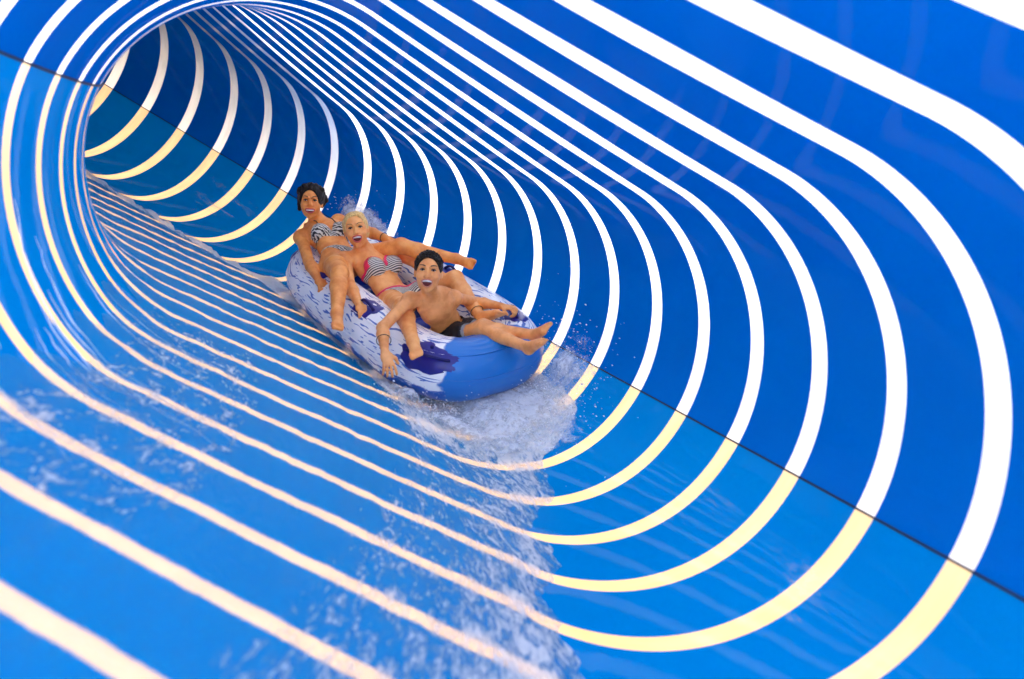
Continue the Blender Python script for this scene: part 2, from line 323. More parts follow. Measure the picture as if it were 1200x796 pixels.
def spray(name, s0, s1, t0, t1, h, dens, layers, ndrop, seed, dh, stretch=1.0):
    mb = MB(); UV = []; FO = []; rs = np.random.RandomState(seed)
    for L in range(layers):
        a = np.linspace(0, 1, 90)[:, None]; b = np.linspace(0, 1, 90)[None]
        s = s0 + (s1 - s0) * a + 0 * b; t = t0 + (t1 - t0) * b + 0 * a
        r = np.sqrt(((a - .5) * 2) ** 2 + ((b - .5) * 2) ** 2); n = fbm(s * 5 + L * 3.1, t * .12, seed + L, 5)
        body = np.clip(1.15 - r + (n - .5) * 1.3, 0, 1)
        off = .006 + h * (L + 1) / layers * body * (.25 + n)
        fo = np.clip(body * 1.3, 0, 1) * dens - (1 - smooth(0.02, .3, body)) * .9
        mb.add(P3(s, np.radians(t), off).reshape(-1, 3), grid_faces(90, 90)); FO.append(fo.ravel())
        UV.append(np.stack([s.ravel() * SC * stretch + L * 3.3, np.radians(t).ravel() * .6 * SC], -1))
    o = mesh_obj(name, np.concatenate(mb.V), mb.F, M_SPRAY, uv=np.concatenate(UV), attrs={'foam': np.concatenate(FO)})
    # flung droplets
    md = MB(); oc = np.array([(1, 0, 0), (-1, 0, 0), (0, 1, 0), (0, -1, 0), (0, 0, 1.), (0, 0, -1)]); of = [(0, 2, 4), (2, 1, 4), (1, 3, 4), (3, 0, 4), (2, 0, 5), (1, 2, 5), (3, 1, 5), (0, 3, 5)]
    for _ in range(ndrop):
        x, y = rs.normal(0, .34, 2); s = (s0 + s1) / 2 + x * (s1 - s0) * .62; t = (t0 + t1) / 2 + y * (t1 - t0) * .62
        r = abs(rs.normal(0, .0014)) + .0007 + .0025 * (rs.rand() < .04)
        c = P3(s, math.radians(t), .01 + abs(rs.normal(0, 1)) * dh); q = P3(s - .01, math.radians(t), .01); ax = (q - P3(s, math.radians(t), .01)); ax /= np.linalg.norm(ax)
        st = 1 + 2.5 * rs.rand(); V = oc * r; V = V + np.outer(V @ ax, ax) * (st - 1)
        md.add(V + c, of)
    return o, md
for (lab, cat, a) in (("white spray bursting off the front of the raft up the tunnel wall", "spray", (2.32, 2.98, 302, 366, .12, .74, 3, 5200, 11, .07)),
                      ("small white splash behind the raft's far side", "splash", (3.76, 4.28, 352, 374, .10, .62, 2, 500, 23, .06))):
    o, md = spray("spray", *a); d = md.build("droplets", M_DROP, o)
    tag(o, lab, cat, kind='stuff')
for (lab, a) in (("faint white flecks of water clinging to the wall low on the right", (1.25, 2.05, 338, 357, .008, .34, 1, 30, 31, .004, .16)), ("faint white flecks of water on the wall far upstream", (4.45, 5.1, 334, 352, .008, .36, 1, 20, 37, .004, .16))):
    o, md = spray("water_flecks", *a); tag(o, lab, "water flecks", kind='stuff')
ms = MB(); rs = np.random.RandomState(8)
for i in range(13):
    s0 = rs.uniform(1.15, 2.3); t0 = rs.uniform(190, 212); t1 = t0 + rs.uniform(14, 34); n = 26; k = np.linspace(0, 1, n)
    sp = s0 - .10 * k ** 1.5 + .030 * (fbm(k * 5 + i * 7, k * 0 + i, 40 + i, 4) - .5) * 2; tp_ = t0 + (t1 - t0) * k
    rad = (.0006 + .0032 * np.sin(np.pi * k) ** .6 * (.3 + fbm(k * 9, k * 0 + i, 60, 3))) * rs.uniform(.5, 1.2)
    ms.tube(P3(sp, np.radians(tp_), .002), list(rad), 6)
o = ms.build("water_streams", M_DROP); tag(o, "thin white streams of water running down the inner left wall", "water streams", kind='stuff')
# foam thrown up along the near flank of the raft
# ---------------------------------------------------------------- the raft
RA = np.array(RAFT_AXES).T; RO = np.array(RAFT_ORIGIN)
RM = Matrix(((*RA[0], RO[0]), (*RA[1], RO[1]), (*RA[2], RO[2]), (0, 0, 0, 1)))
raft = bpy.data.objects.new("inflatable_raft", None); link(raft); raft.matrix_world = RM
tag(raft, "blue inflatable raft printed with white flames, carrying three riders", "raft")
RL, RW, RR = RAFT_SIZE
def outline(a, n=3.6, inset=0):
    h, R = RL / 2 - RR - inset, RW / 2 - RR - inset
    c, s = np.cos(a), np.sin(a)
    return np.sign(c) * np.abs(c) ** (2 / n) * h, np.sign(s) * np.abs(s) ** (2 / n) * R
def raft_mat():
    m = NM("printed_raft_vinyl"); co = m.n("ShaderNodeTexCoord"); uv = m.n("ShaderNodeUVMap", uv_map="uv")
    sx = m.n("ShaderNodeSeparateXYZ", {0: co.outputs['Object']}); su = m.n("ShaderNodeSeparateXYZ", {0: uv.outputs[0]})
    wob = m.noise(co.outputs['Object'], 9, 3)
    w = m.math('MULTIPLY', m.math('SUBTRACT', wob, .5), .16)
    # flame-like strokes: short dashes running along the tube, bent by noise
    strokes = m.noise(m.mapping(m.n("ShaderNodeVectorMath", {0: uv.outputs[0], 1: m.n("ShaderNodeVectorMath", {0: m.noise(uv.outputs[0], 3.0, 2).outputs['Color'], 1: (.16, .16, .16)}, operation='MULTIPLY').outputs[0]}, operation='ADD').outputs[0], (10, 66, 1)), 1.0, 1.5, .4, .15)
    dash = m.ramp(strokes, .575, .60)
    # blue lower flank and blue plain bow
    low = m.ramp(m.math('ADD', sx.outputs['Z'], w), .125, .105)
    bow = m.ramp(m.math('ADD', m.math('ADD', sx.outputs['X'], m.math('MULTIPLY', m.math('ABSOLUTE', sx.outputs['Y']), -.9)), w), .60, .63)
    blue = m.math('MAXIMUM', m.math('MAXIMUM', low, bow), m.math('MULTIPLY', dash, .92))
    col = m.mix(blue, (.93, .94, .95, 1), (.003, .11, .48, 1))
    col = m.mix(bow, col, (.004, .17, .55, 1))
    b = m.n("ShaderNodeBump", {'Height': m.noise(co.outputs['Object'], 14, 3), 'Strength': .15, 'Distance': .01})
    return m.surf(m.n("ShaderNodeBsdfPrincipled", {'Base Color': col, 'Roughness': .3, 'Specular IOR Level': .45, 'Coat Weight': .18, 'Coat Roughness': .12, 'Normal': b}))
M_RAFT = raft_mat()
M_RFLOOR = principled("royal_blue_vinyl", (.006, .035, .30), .3, .5, (20, .2))
M_PATCH = principled("navy_handle_patch", (.012, .012, .22), .3, .5)
M_STRAP = principled("navy_webbing", (.01, .01, .12), .6, .3, (80, .4))
NA, NB = 240, 32
aa = np.linspace(0, 2 * np.pi, 2001); ox, oy = outline(aa); al = np.concatenate([[0], np.cumsum(np.hypot(np.diff(ox), np.diff(oy)))])
av = np.interp(np.linspace(0, al[-1], NA + 1), al, aa)
cx, cy = outline(av); tx = np.gradient(cx); ty = np.gradient(cy); tx[0] = tx[-1] = (cx[1] - cx[-2]) / 2; ty[0] = ty[-1] = (cy[1] - cy[-2]) / 2
ln = np.hypot(tx, ty); nx, ny = ty / ln, -tx / ln
b = np.linspace(0, 2 * np.pi, NB + 1)
V = np.stack([cx[:, None] + RR * np.cos(b)[None] * nx[:, None], cy[:, None] + RR * np.cos(b)[None] * ny[:, None], RR + RR * np.sin(b)[None] + 0 * cx[:, None]], -1)
# seams pinch the tube slightly
aw = np.linspace(0, al[-1], NA + 1)
V[..., 2] += .004 * np.sin(aw * 2 * np.pi / (al[-1] / 14))[:, None] * np.sin(b)[None]
tube = mesh_obj("outer_tube", V.reshape(-1, 3), grid_faces(NA + 1, NB + 1), M_RAFT, raft, uv=np.stack([(aw[:, None] + 0 * b[None]).ravel(), (b[None] * RR + 0 * aw[:, None]).ravel()], -1))
for an_ in (8, 52, 128):
    msw = MB(); pts = [(cx[i] + (RR + .001) * math.cos(math.radians(an_)) * nx[i], cy[i] + (RR + .001) * math.cos(math.radians(an_)) * ny[i], RR + (RR + .001) * math.sin(math.radians(an_))) for i in range(0, NA + 1, 2)]
    msw.tube(pts, .0028, 6, False); msw.build('welded_seam', M_RAFT, raft)
# floor: inflated ribs
fx = np.linspace(-1, 1, 80)[:, None]; fy = np.linspace(-1, 1, 40)[None]
V = np.stack([fx * (RL / 2 - RR) + 0 * fy, fy * (RW / 2 - RR) * (1 - .25 * np.abs(fx) ** 6) + 0 * fx, .075 + .018 * np.abs(np.sin(fx * np.pi * 4)) + 0 * fy], -1)
mesh_obj("floor", V.reshape(-1, 3), grid_faces(80, 40), M_RFLOOR, raft)
for x, z, r in ((.20, .10, .075), (-.30, .11, .08), (-.86, .20, .13)):
    mb = MB(); ys = np.linspace(-.34, .34, 16); mb.tube([(x, y, z) for y in ys], [r * (1 - .5 * abs(y / .36) ** 6) for y in ys], 20)
    mb.build("backrest", M_RFLOOR, raft)
def tube_point(x, side, ang, lift=0.0):
    """point on the side tube: ang = 0 outwards, 90 top"""
    a = math.radians(ang); half = slice(0, NA // 2) if side > 0 else slice(NA // 2, NA)
    xs = cx[half]; i0 = int(np.argmin(np.abs(xs - min(x, .82)))) + (0 if side > 0 else NA // 2)
    s_ = aw[i0] - (x - min(x, .82)) * side; i = int(round(s_ / al[-1] * NA)) % NA
    # fractional position for smooth results
    fpos = (np.interp(min(x, .82), xs[::-1], aw[half][::-1]) if side > 0 else np.interp(min(x, .82), xs, aw[half])) - (x - min(x, .82)) * side
    g = lambda arr: float(np.interp(fpos % al[-1], aw, arr))
    return np.array([g(cx) + (RR + lift) * math.cos(a) * g(nx), g(cy) + (RR + lift) * math.cos(a) * g(ny), RR + (RR + lift) * math.sin(a)])
HANDLES = ((.74, -1, 42), (.22, -1, 76), (-.36, -1, 88), (.68, 1, 88), (-.02, 1, 88), (-.68, 1, 88))
for x0, sd, a0 in HANDLES:
    mb = MB(); nr, na = 7, 36; V = []
    for i in range(nr):
        for j in range(na):
            q = 2 * math.pi * j / na; rr = i / (nr - 1) * (1 + .07 * math.sin(q * 9 + x0 * 9) + .05 * math.sin(q * 5))
            V.append(tube_point(x0 + .10 * rr * math.cos(q), sd, a0 + 29 * rr * math.sin(q), .0035 if i < nr - 1 else .0005))
    mb.add(V, grid_faces(nr, na, True)); p = mb.build("handle_patch", M_PATCH, raft)
    ms = MB(); pts = []
    for kk in np.linspace(0, 1, 13): pts.append(tube_point(x0 - .075 + .15 * kk, sd, a0, .004 + .034 * math.sin(math.pi * kk)))
    ms.tube(pts, .0085, 8); ms.build("handle", M_STRAP, p)
mv = MB(); mv.tube([tube_point(.76, -1, 62, .002), tube_point(.76, -1, 62, .012)], [.012, .009], 14); mv.build("valve", M_STRAP, raft)
# ---------------------------------------------------------------- people
def nrm(v): v = np.asarray(v, float); return v / (np.linalg.norm(v) + 1e-12)
class Field:
    def __init__(s, lo, hi, h):
        s.lo = np.array(lo) - .03; s.h = h; s.n = np.ceil((np.array(hi) + .03 - s.lo) / h).astype(int) + 1
        s.F = np.full(s.n, .2, dtype=np.float32)
    def _sub(s, lo, hi, m):
        a = np.maximum(((lo - m - s.lo) / s.h).astype(int), 0); b = np.minimum(((hi + m - s.lo) / s.h).astype(int) + 2, s.n)
        g = np.meshgrid(*[s.lo[i] + s.h * np.arange(a[i], b[i]) for i in range(3)], indexing='ij')
        return tuple(slice(a[i], b[i]) for i in range(3)), np.stack(g, -1)
    def op(s, lo, hi, dist, k, mode='add'):
        sl, X = s._sub(np.array(lo), np.array(hi), k + .03)
        if X.size == 0: return
        d = dist(X); A = s.F[sl]
        if mode == 'add': h = np.clip(.5 + .5 * (A - d) / k, 0, 1); s.F[sl] = A * (1 - h) + d * h - k * h * (1 - h)
        else: h = np.clip(.5 - .5 * (A + d) / k, 0, 1); s.F[sl] = A * (1 - h) - d * h + k * h * (1 - h)
    def cap(s, a, b, ra, rb, k=.02, mode='add'):
        a = np.array(a, float); b = np.array(b, float); R = max(ra, rb); ab = b - a; L = ab @ ab + 1e-12
        def f(X):
            t = np.clip(((X - a) @ ab) / L, 0, 1); return np.linalg.norm(X - a - t[..., None] * ab, axis=-1) - (ra + (rb - ra) * t)
        s.op(np.minimum(a, b) - R, np.maximum(a, b) + R, f, k, mode)
    def ell(s, c, r, R=np.eye(3), k=.02, mode='add'):
        c = np.array(c, float); r = np.array(r, float); m = r.max()
        def f(X):
            q = (X - c) @ R; k0 = np.linalg.norm(q / r, axis=-1); k1 = np.linalg.norm(q / r ** 2, axis=-1) + 1e-9; return k0 * (k0 - 1) / k1
        s.op(c - m, c + m, f, k, mode)
    def mesh(s):
        F = s.F; S = F < 0
        cells = np.zeros(np.array(F.shape) - 1, dtype=np.int8)
        for dx in (0, 1):
            for dy in (0, 1):
                for dz in (0, 1): cells += S[dx:F.shape[0] - 1 + dx, dy:F.shape[1] - 1 + dy, dz:F.shape[2] - 1 + dz]
        act = (cells > 0) & (cells < 8); idx = np.argwhere(act); vid = np.full(act.shape, -1, dtype=np.int64); vid[act] = np.arange(len(idx))
        acc = np.zeros((len(idx), 3)); cnt = np.zeros(len(idx)); C8 = [(x, y, z) for x in (0, 1) for y in (0, 1) for z in (0, 1)]
        val = {c: F[tuple((idx + np.array(c)).T)] for c in C8}
        for a in C8:
            for ax in range(3):
                if a[ax] == 0:
                    b2 = list(a); b2[ax] = 1; va, vb = val[a], val[tuple(b2)]; m = (va < 0) != (vb < 0)
                    t = np.where(m, va / np.where(m, va - vb, 1), 0); p = np.array(a, float)[None] + 0 * acc; p[:, ax] = t
                    acc[m] += p[m]; cnt[m] += 1
        V = s.lo + s.h * (idx + acc / cnt[:, None]); Q = []
        for ax in range(3):
            o1, o2 = [(1, 2), (2, 0), (0, 1)][ax]
            sl0 = [slice(1, -1)] * 3; sl0[ax] = slice(0, -1)
            A = S[tuple(slice(0, -1) if i == ax else slice(1, -1) for i in range(3))]; Bv = S[tuple(slice(1, None) if i == ax else slice(1, -1) for i in range(3))]
            e = np.argwhere(A != Bv)
            if len(e) == 0: continue
            pol = A[tuple(e.T)]; e = e.copy()
            for i in range(3):
                if i != ax: e[:, i] += 1
            def vi(d1, d2): q = e.copy(); q[:, o1] -= d1; q[:, o2] -= d2; return vid[tuple(q.T)]
            q = np.stack([vi(1, 1), vi(0, 1), vi(0, 0), vi(1, 0)], 1); q[~pol] = q[~pol][:, ::-1]; Q.append(q)
        return V, np.concatenate(Q)
def skin_mat(name, col, deep):
    m = NM(name); co = m.n("ShaderNodeTexCoord"); n = m.noise(co.outputs['Object'], 14, 4, .6); n2 = m.noise(co.outputs['Object'], 90, 3)
    c = m.mix(m.ramp(n, .3, .72), (*col, 1), (*deep, 1))
    b = m.n("ShaderNodeBump", {'Height': n2, 'Strength': .12, 'Distance': .003})
    wet = m.math('MULTIPLY_ADD', m.ramp(n, .35, .65), .18); wet.inputs[2].default_value = .42
    return m.surf(m.n("ShaderNodeBsdfPrincipled", {'Base Color': c, 'Roughness': wet, 'Normal': b, 'Specular IOR Level': .6, 'Subsurface Weight': .12, 'Subsurface Radius': (.9, .35, .2), 'Subsurface Scale': .012}))
M_TAN = skin_mat("tanned_skin", (1, .40, .09), (.78, .23, .04)); M_FAIR = skin_mat("light_tanned_skin", (1, .47, .15), (.84, .29, .07)); M_BOY = skin_mat("boy_skin", (.98, .43, .14), (.74, .27, .07))
M_WHITE = principled("eye_white", (.85, .85, .82), .2); M_IRIS = principled("dark_iris", (.02, .012, .008), .1); M_TEETH = principled("teeth", (.9, .88, .82), .2)
M_MOUTH = principled("mouth_inside", (.13, .01, .012), .5); M_LIP = principled("lips", (.62, .09, .07), .35); M_BLIP = principled("boy_lips", (.70, .22, .13), .4); M_BROW = principled("brow_hair", (.03, .015, .01), .7); M_FBROW = principled("light_brow_hair", (.22, .11, .04), .7)
def hair_mat(name, a, b, sc=60, rough=.45):
    m = NM(name); co = m.n("ShaderNodeTexCoord"); n = m.noise(m.mapping(co.outputs['Object'], (1, 1, .25)), sc * 2, 4, .6, .5)
    c = m.mix(m.ramp(n, .35, .65), (*a, 1), (*b, 1)); bp = m.n("ShaderNodeBump", {'Height': n, 'Strength': .7, 'Distance': .004})
    return m.surf(m.n("ShaderNodeBsdfPrincipled", {'Base Color': c, 'Roughness': rough, 'Normal': bp, 'Specular IOR Level': .2}))
M_HDARK = hair_mat("dark_brown_hair", (.004, .003, .003), (.022, .012, .008)); M_HBLOND = hair_mat("blonde_hair", (.95, .66, .26), (.62, .36, .11)); M_HBOY = hair_mat("black_short_hair", (.004, .004, .004), (.02, .014, .01), 120)
def stripe_cloth(name, a, b, scale, dist, axis, w=.5, rot=(0, 0, 0)):
    m = NM(name); at = m.n("ShaderNodeAttribute", attribute_name="band"); co = m.n("ShaderNodeTexCoord")
    ph = m.math('ADD', m.math('MULTIPLY', at.outputs['Fac'], scale), m.math('MULTIPLY', m.math('SUBTRACT', m.noise(co.outputs['Object'], 28, 2, .5), .5), dist))
    f = m.ramp(m.math('SINE', ph), -.25 + w - .5, .25 + w - .5)
    return m.surf(m.n("ShaderNodeBsdfPrincipled", {'Base Color': m.mix(f, (*a, 1), (*b, 1)), 'Roughness': .6, 'Sheen Weight': .2}))
M_ZEBRA = stripe_cloth("zebra_print_fabric", (.015, .015, .015), (.72, .68, .58), 330, 16, 2)
M_STRIPE = stripe_cloth("striped_fabric", (.03, .03, .03), (.80, .78, .68), 560, 1.2, 2)
M_PINK = principled("pink_trim", (.85, .03, .12), .5); M_SHORT = principled("black_shorts_fabric", (.012, .012, .015), .55, .4, (40, .5)); M_GREY = principled("grey_mesh_lining", (.35, .36, .38), .7)
M_BAND = principled("dark_wrist_cord", (.02, .015, .015), .6)

def build_person(key, label, sc, female, skin, hair_kind, mouth_open, roll, yaw, tilt, ponytail=False):
    J = {k: np.array(v) for k, v in POSE[key].items()}; base = J['pel'].copy(); base[2] = max(.09, base[2] - .1)
    root = bpy.data.objects.new("person", None); link(root); root.matrix_world = RM @ Matrix.Translation(Vector(base)); tag(root, label, "person", "riders on the inflatable raft")
    off = Matrix.Translation(-Vector(base))
    allp = np.array(list(J.values())); Fd = Field(allp.min(0) - .17, allp.max(0) + .17, .0042 if sc < .95 else .0045)
    lat = nrm(J['shL'] - J['shR']); T = nrm(J['chest'] - J['pel']); fr = nrm(np.cross(lat, T)); lat = np.cross(T, fr)
    hl = nrm(J['hipL'] - J['hipR']); hf_ = nrm(np.cross(hl, T)); hl = np.cross(T, hf_); tl = np.linalg.norm(J['chest'] - J['pel'])
    R = np.stack([lat, fr, T], 1); RH = np.stack([hl, hf_, T], 1); Rm = np.stack([nrm(lat + hl), nrm(fr + hf_), T], 1)
    q = lambda v, l=0, f=0: J['pel'] + T * tl * v + lat * l * sc + fr * f * sc
    # torso
    W = (.150, .118, .138) if female else (.118, .108, .125)
    Fd.ell(q(.02), (W[0] * sc, .098 * sc, .105 * sc), RH, .02)
    Fd.ell(q(.33), (W[1] * sc, .078 * sc, .13 * sc), Rm, .05)
    Fd.ell(q(.68), (W[2] * sc, .092 * sc, .135 * sc), R, .04)
    Fd.ell(q(.86), (W[2] * sc * .98, .07 * sc, .07 * sc), R, .03)
    for sd in 'RL': Fd.cap(q(.93, 0, -.01), J['sh' + sd] - T * .012, .05 * sc, .042 * sc, .035)
    if female:
        for e in (-1, 1): Fd.ell(q(.55, e * .070, .074), (.058 * sc, .056 * sc, .058 * sc), R, .024)
    else:
        for e in (-1, 1): Fd.ell(q(.76, e * .055, .062), (.05 * sc, .022 * sc, .035 * sc), R, .025)
    for e, sd in ((-1, 'R'), (1, 'L')): Fd.ell(J['hip' + sd] - hf_ * .035 * sc - T * .01, (.085 * sc,) * 3, RH, .03)
    Fd.ell(q(.20, 0, .088 if female else .086), (.009, .012, .010), Rm, .008, 'sub')     # navel
    Fd.cap(q(.9, -.015, .05), q(.93, -.12, .03), .008, .008, .02); Fd.cap(q(.9, .015, .05), q(.93, .12, .03), .008, .008, .02)  # collar bones
    # head frame
    H = J['head']; toc = nrm(RA.T @ (np.array(CAM_LOC) - RO) - H); cr = RA.T @ np.array(CAM_RIGHT); cu = RA.T @ np.array(CAM_UP)
    hf = nrm(toc + yaw * cr + tilt * cu); hu = cu * math.cos(roll) + cr * math.sin(roll); hu = nrm(hu - hf * (hu @ hf)); hs = np.cross(hu, hf)
    RHd = np.stack([hs, hf, hu], 1); hsz = .95 if female else .92
    h = lambda s_, f_, u_: H + (hs * s_ + hf * f_ + hu * u_) * hsz
    neck0 = J['chest'] - T * .02; Fd.cap(neck0, h(0, -.022, -.05), (.052 if female else .050) * sc, .046 * sc, .03)
    mo = mouth_open; mw_ = {'dark': .92, 'blonde': .84, 'boy': .84}[key]
    Fd.ell(h(0, -.012, .025), np.array((.075, .090, .083)) * hsz, RHd, .02)
    Fd.ell(h(0, .022, -.028), np.array((.065, .063, .073)) * hsz, RHd, .02)
    Fd.ell(h(0, .036, -.070 - mo * .5), np.array((.041 if female else .045, .044, .032)) * hsz, RHd, .025)
    Fd.ell(h(0, .066, -.094 - mo), np.array((.020, .018, .016)) * hsz, RHd, .02)
    for e in (-1, 1):
        Fd.ell(h(e * .040, .062, -.028), np.array((.020, .018, .018)) * hsz, RHd, .018)
        Fd.ell(h(e * .031, .096, .011), np.array((.017, .017, .011)) * hsz, RHd, .010, 'sub')
        Fd.ell(h(e * .074, -.006, -.008), np.array((.008, .018, .030)) * hsz, RHd, .008)
        Fd.cap(h(e * .012, .090, .030), h(e * .046, .080, .030), .006, .005, .012)
        Fd.ell(h(e * .012, .094, -.022), (.009, .009, .008), RHd, .006)
    Fd.cap(h(0, .080, .014), h(0, .100, -.017), .007, .0105, .010)
    mc = h(0, .084, -.057 - mo * .35); mh = {'dark': .0095, 'blonde': .0165, 'boy': .0165}[key]
    Fd.ell(mc, (.034 * mw_, .034, mh + .006), RHd, .012); Fd.ell(mc + hf * .014, (.030 * mw_, .040, mh), RHd, .005, 'sub')
    # arms, hands
    for e, sd in ((-1, 'R'), (1, 'L')):
        a, b_, c_, d_ = J['sh' + sd], J['el' + sd], J['wr' + sd], J['hd' + sd]
        ra = .041 if female else .038
        Fd.ell(a - T * .005, (.052 * sc,) * 3, np.eye(3), .03); Fd.cap(a, b_, ra * sc, .034 * sc, .02)
        m1 = b_ * .72 + c_ * .28; Fd.cap(b_, m1, .034 * sc, .037 * sc, .015); Fd.cap(m1, c_, .037 * sc, .0225 * sc, .015)
        d = nrm(d_ - c_); grip = not (key == 'boy' and sd == 'R'); pn = np.array([0, 0, -1.]); pn = nrm(pn - d * (pn @ d)); lt = np.cross(d, pn)
        hs_ = .95 * (1 if female else .9); RP = np.stack([lt, d, pn], 1)
        Fd.ell(c_ + d * .045 * hs_, np.array((.038, .050, .0155)) * hs_, RP, .014)
        for j, (o, l) in enumerate(((.029, .070), (.0098, .080), (-.0098, .075), (-.028, .060))):
            p = c_ + (d * .082 + lt * o * (1 if sd == 'R' else -1)) * hs_; ang = 0
            for w_, cu_ in zip((.45, .31, .24), (48, 62, 45) if grip else (12 + 5 * j, 18, 20)):
                ang += math.radians(cu_); n_ = p + (d * math.cos(ang) + pn * math.sin(ang) + (0 if grip else lt * o * 5)) * l * w_ * hs_
                Fd.cap(p, n_, .0092 * hs_, .0082 * hs_, .004); p = n_
        ts = 1 if sd == 'R' else -1; p = c_ + (d * .025 + lt * ts * .026) * hs_
        for v in ((.65, .75, .25), (.85, .35, .5)):
            n_ = p + nrm(d * v[0] + lt * ts * v[1] + pn * v[2]) * .036 * hs_; Fd.cap(p, n_, .0115 * hs_, .0095 * hs_, .008); p = n_
    # legs, feet
    for e, sd in ((-1, 'R'), (1, 'L')):
        a, b_, c_, d_ = J['hip' + sd], J['kn' + sd], J['an' + sd], J['to' + sd]
        rt = (.078, .049) if female else (.064, .045)
        m1 = a * .6 + b_ * .4; Fd.cap(a, m1, rt[0] * sc, rt[0] * .87 * sc, .03); Fd.cap(m1, b_, rt[0] * .87 * sc, rt[1] * sc, .03)
        back = nrm(np.cross(np.cross(c_ - b_, a - b_), c_ - b_)); m2 = b_ * .68 + c_ * .32
        back = -nrm(a - b_ + nrm(c_ - b_) * .2) * 0 + np.array([0, 0, -1.])
        Fd.cap(b_, m2 + back * .008, .050 * sc, .049 * sc if female else .043 * sc, .02); Fd.cap(m2 + back * .008, c_, .049 * sc if female else .043 * sc, .031 * sc, .02)
        t_ = nrm(d_ - c_); sh_ = nrm(c_ - b_); lt = nrm(np.cross(sh_, t_)); heel = c_ + sh_ * .030 - t_ * .022; ball = d_ - t_ * .035
        Fd.ell(heel, (.027, .027, .027), k=.015); Fd.cap(c_, ball, .032 * sc, .018, .015); sole = nrm(sh_ - t_ * (sh_ @ t_))
        for o in (-.018, .018): Fd.cap(heel + sole * .0, ball + lt * o + sole * .006, .022, .017, .015)
        for j in range(5):
            o = (-.027 + .0125 * j) * (1 if sd == 'R' else -1); r_ = (.0115, .0085, .008, .0078, .0075)[j]; L_ = (.040, .038, .034, .029, .024)[j]
            Fd.cap(ball + lt * o * -1 + sole * .004, ball + lt * o * -1 + t_ * L_ + sole * .006, r_ + .001, r_, .005)
    V, Q = Fd.mesh()
    # smooth once
    def lap(V, Q, n, w=.5):
        for _ in range(n):
            A = np.zeros_like(V); c = np.zeros(len(V))
            for i in range(4):
                for j in (1, 3): np.add.at(A, Q[:, i], V[Q[:, (i + j) % 4]]); np.add.at(c, Q[:, i], 1)
            V = V * (1 - w) + w * A / c[:, None]
        return V
    V = lap(V, Q, 4)
    mesh_obj("body", V, Q, skin, root, M=off)
    # normals for the clothes
    fn = np.cross(V[Q[:, 2]] - V[Q[:, 0]], V[Q[:, 3]] - V[Q[:, 1]]); N = np.zeros_like(V)
    for i in range(4): np.add.at(N, Q[:, i], fn)
    N /= np.linalg.norm(N, axis=1, keepdims=True) + 1e-12
    if (N * (V - V.mean(0))).sum() < 0: N = -N
    def segd(X, a, b):
        ab = b - a; t = np.clip(((X - a) @ ab) / (ab @ ab), 0, 1); return np.linalg.norm(X - a - t[:, None] * ab, axis=1)
    X = V - J['pel']; v = X @ T; l = X @ lat; f_ = X @ fr; lh = X @ hl; fh = X @ hf_
    armd = np.minimum.reduce([segd(V, J['sh' + s], J['el' + s]) for s in 'RL'] + [segd(V, J['el' + s], J['wr' + s]) for s in 'RL'])
    legd = {s: segd(V, J['kn' + s] * .999, J['an' + s]) for s in 'RL'}
    torso_r = np.hypot(l, f_)
    def cloth(name, g, thick, mat, band=None, wr=0, parent=root, M=off, lo=0.0, hi=1e9):
        m = (g > lo) & (g < hi); fm = m[Q].all(1); q_ = Q[fm]
        if len(q_) == 0: return None
        u, inv = np.unique(q_, return_inverse=True); q_ = inv.reshape(-1, 4)
        t = thick * np.clip(g[u] / .008, .25, 1) if lo == 0.0 else np.full(len(u), thick)
        P = V[u] + N[u] * (t + wr * fbm(V[u][:, 0] * 30 + 50, V[u][:, 1] * 30 + V[u][:, 2] * 22 + 50, 9, 3))[:, None]
        return mesh_obj(name, P, q_, mat, parent, M=M, attrs=None if band is None else {'band': band[u]})
    bust = .55 * tl; body = np.where(armd > .052 * sc, 1., -1.)
    if key == 'blonde':
        cups = np.maximum(.072 - np.linalg.norm(X - (q(.55, -.070, .092) - J['pel']), axis=1), .072 - np.linalg.norm(X - (q(.55, .070, .092) - J['pel']), axis=1))
        strip = .026 - np.abs(v - (bust - .02)); g = np.where((torso_r < .19) & (body > 0), np.maximum(np.where(f_ > -.01, cups, -1), strip), -1)
        top = cloth("bikini_top", g, .004, M_STRIPE, v + .15 * f_)
        gt = np.where(v > bust - .028, g, -1); cloth("top_trim", gt, .0075, M_PINK, parent=top, M=Matrix(), lo=0.0005, hi=.021)
    if key == 'dark':
        gs = []
        for e in (-1, 1):
            c = q(.55, e * .072, .085) - J['pel']; dv = v - c @ T; dl = (l - c @ lat)
            tri = np.minimum(.055 + dv, (.068 - dv) * .75 - np.abs(dl + e * dv * .25) + .018); gs.append(np.where((f_ > .02), np.minimum(tri, .09 - np.linalg.norm(X - c, axis=1)), -1))
        g = np.maximum(*gs); g = np.maximum(g, .006 - np.abs(v - bust + .055)); g = np.where((torso_r < .19) & (body > 0), g, -1)
        top = cloth("bikini_top", g, .004, M_ZEBRA, v + .8 * l)
        for e in (-1, 1):
            ms = MB(); a0 = q(.55, e * .066, .12) + T * .045; b0 = q(.95, e * .055, .055); c0 = neck0 + lat * e * .045 + T * .05 - fr * .0
            pts = [a0 * (1 - k) ** 2 + 2 * b0 * k * (1 - k) + c0 * k * k for k in np.linspace(0, 1, 10)]; pp = []
            for p_ in pts:
                dd = np.linalg.norm(V - p_, axis=1); i_ = dd.argmin(); pp.append(V[i_] + N[i_] * .003)
            ms.tube(pp, .0032, 6); ms.build("strap", M_BAND, root, M=off)
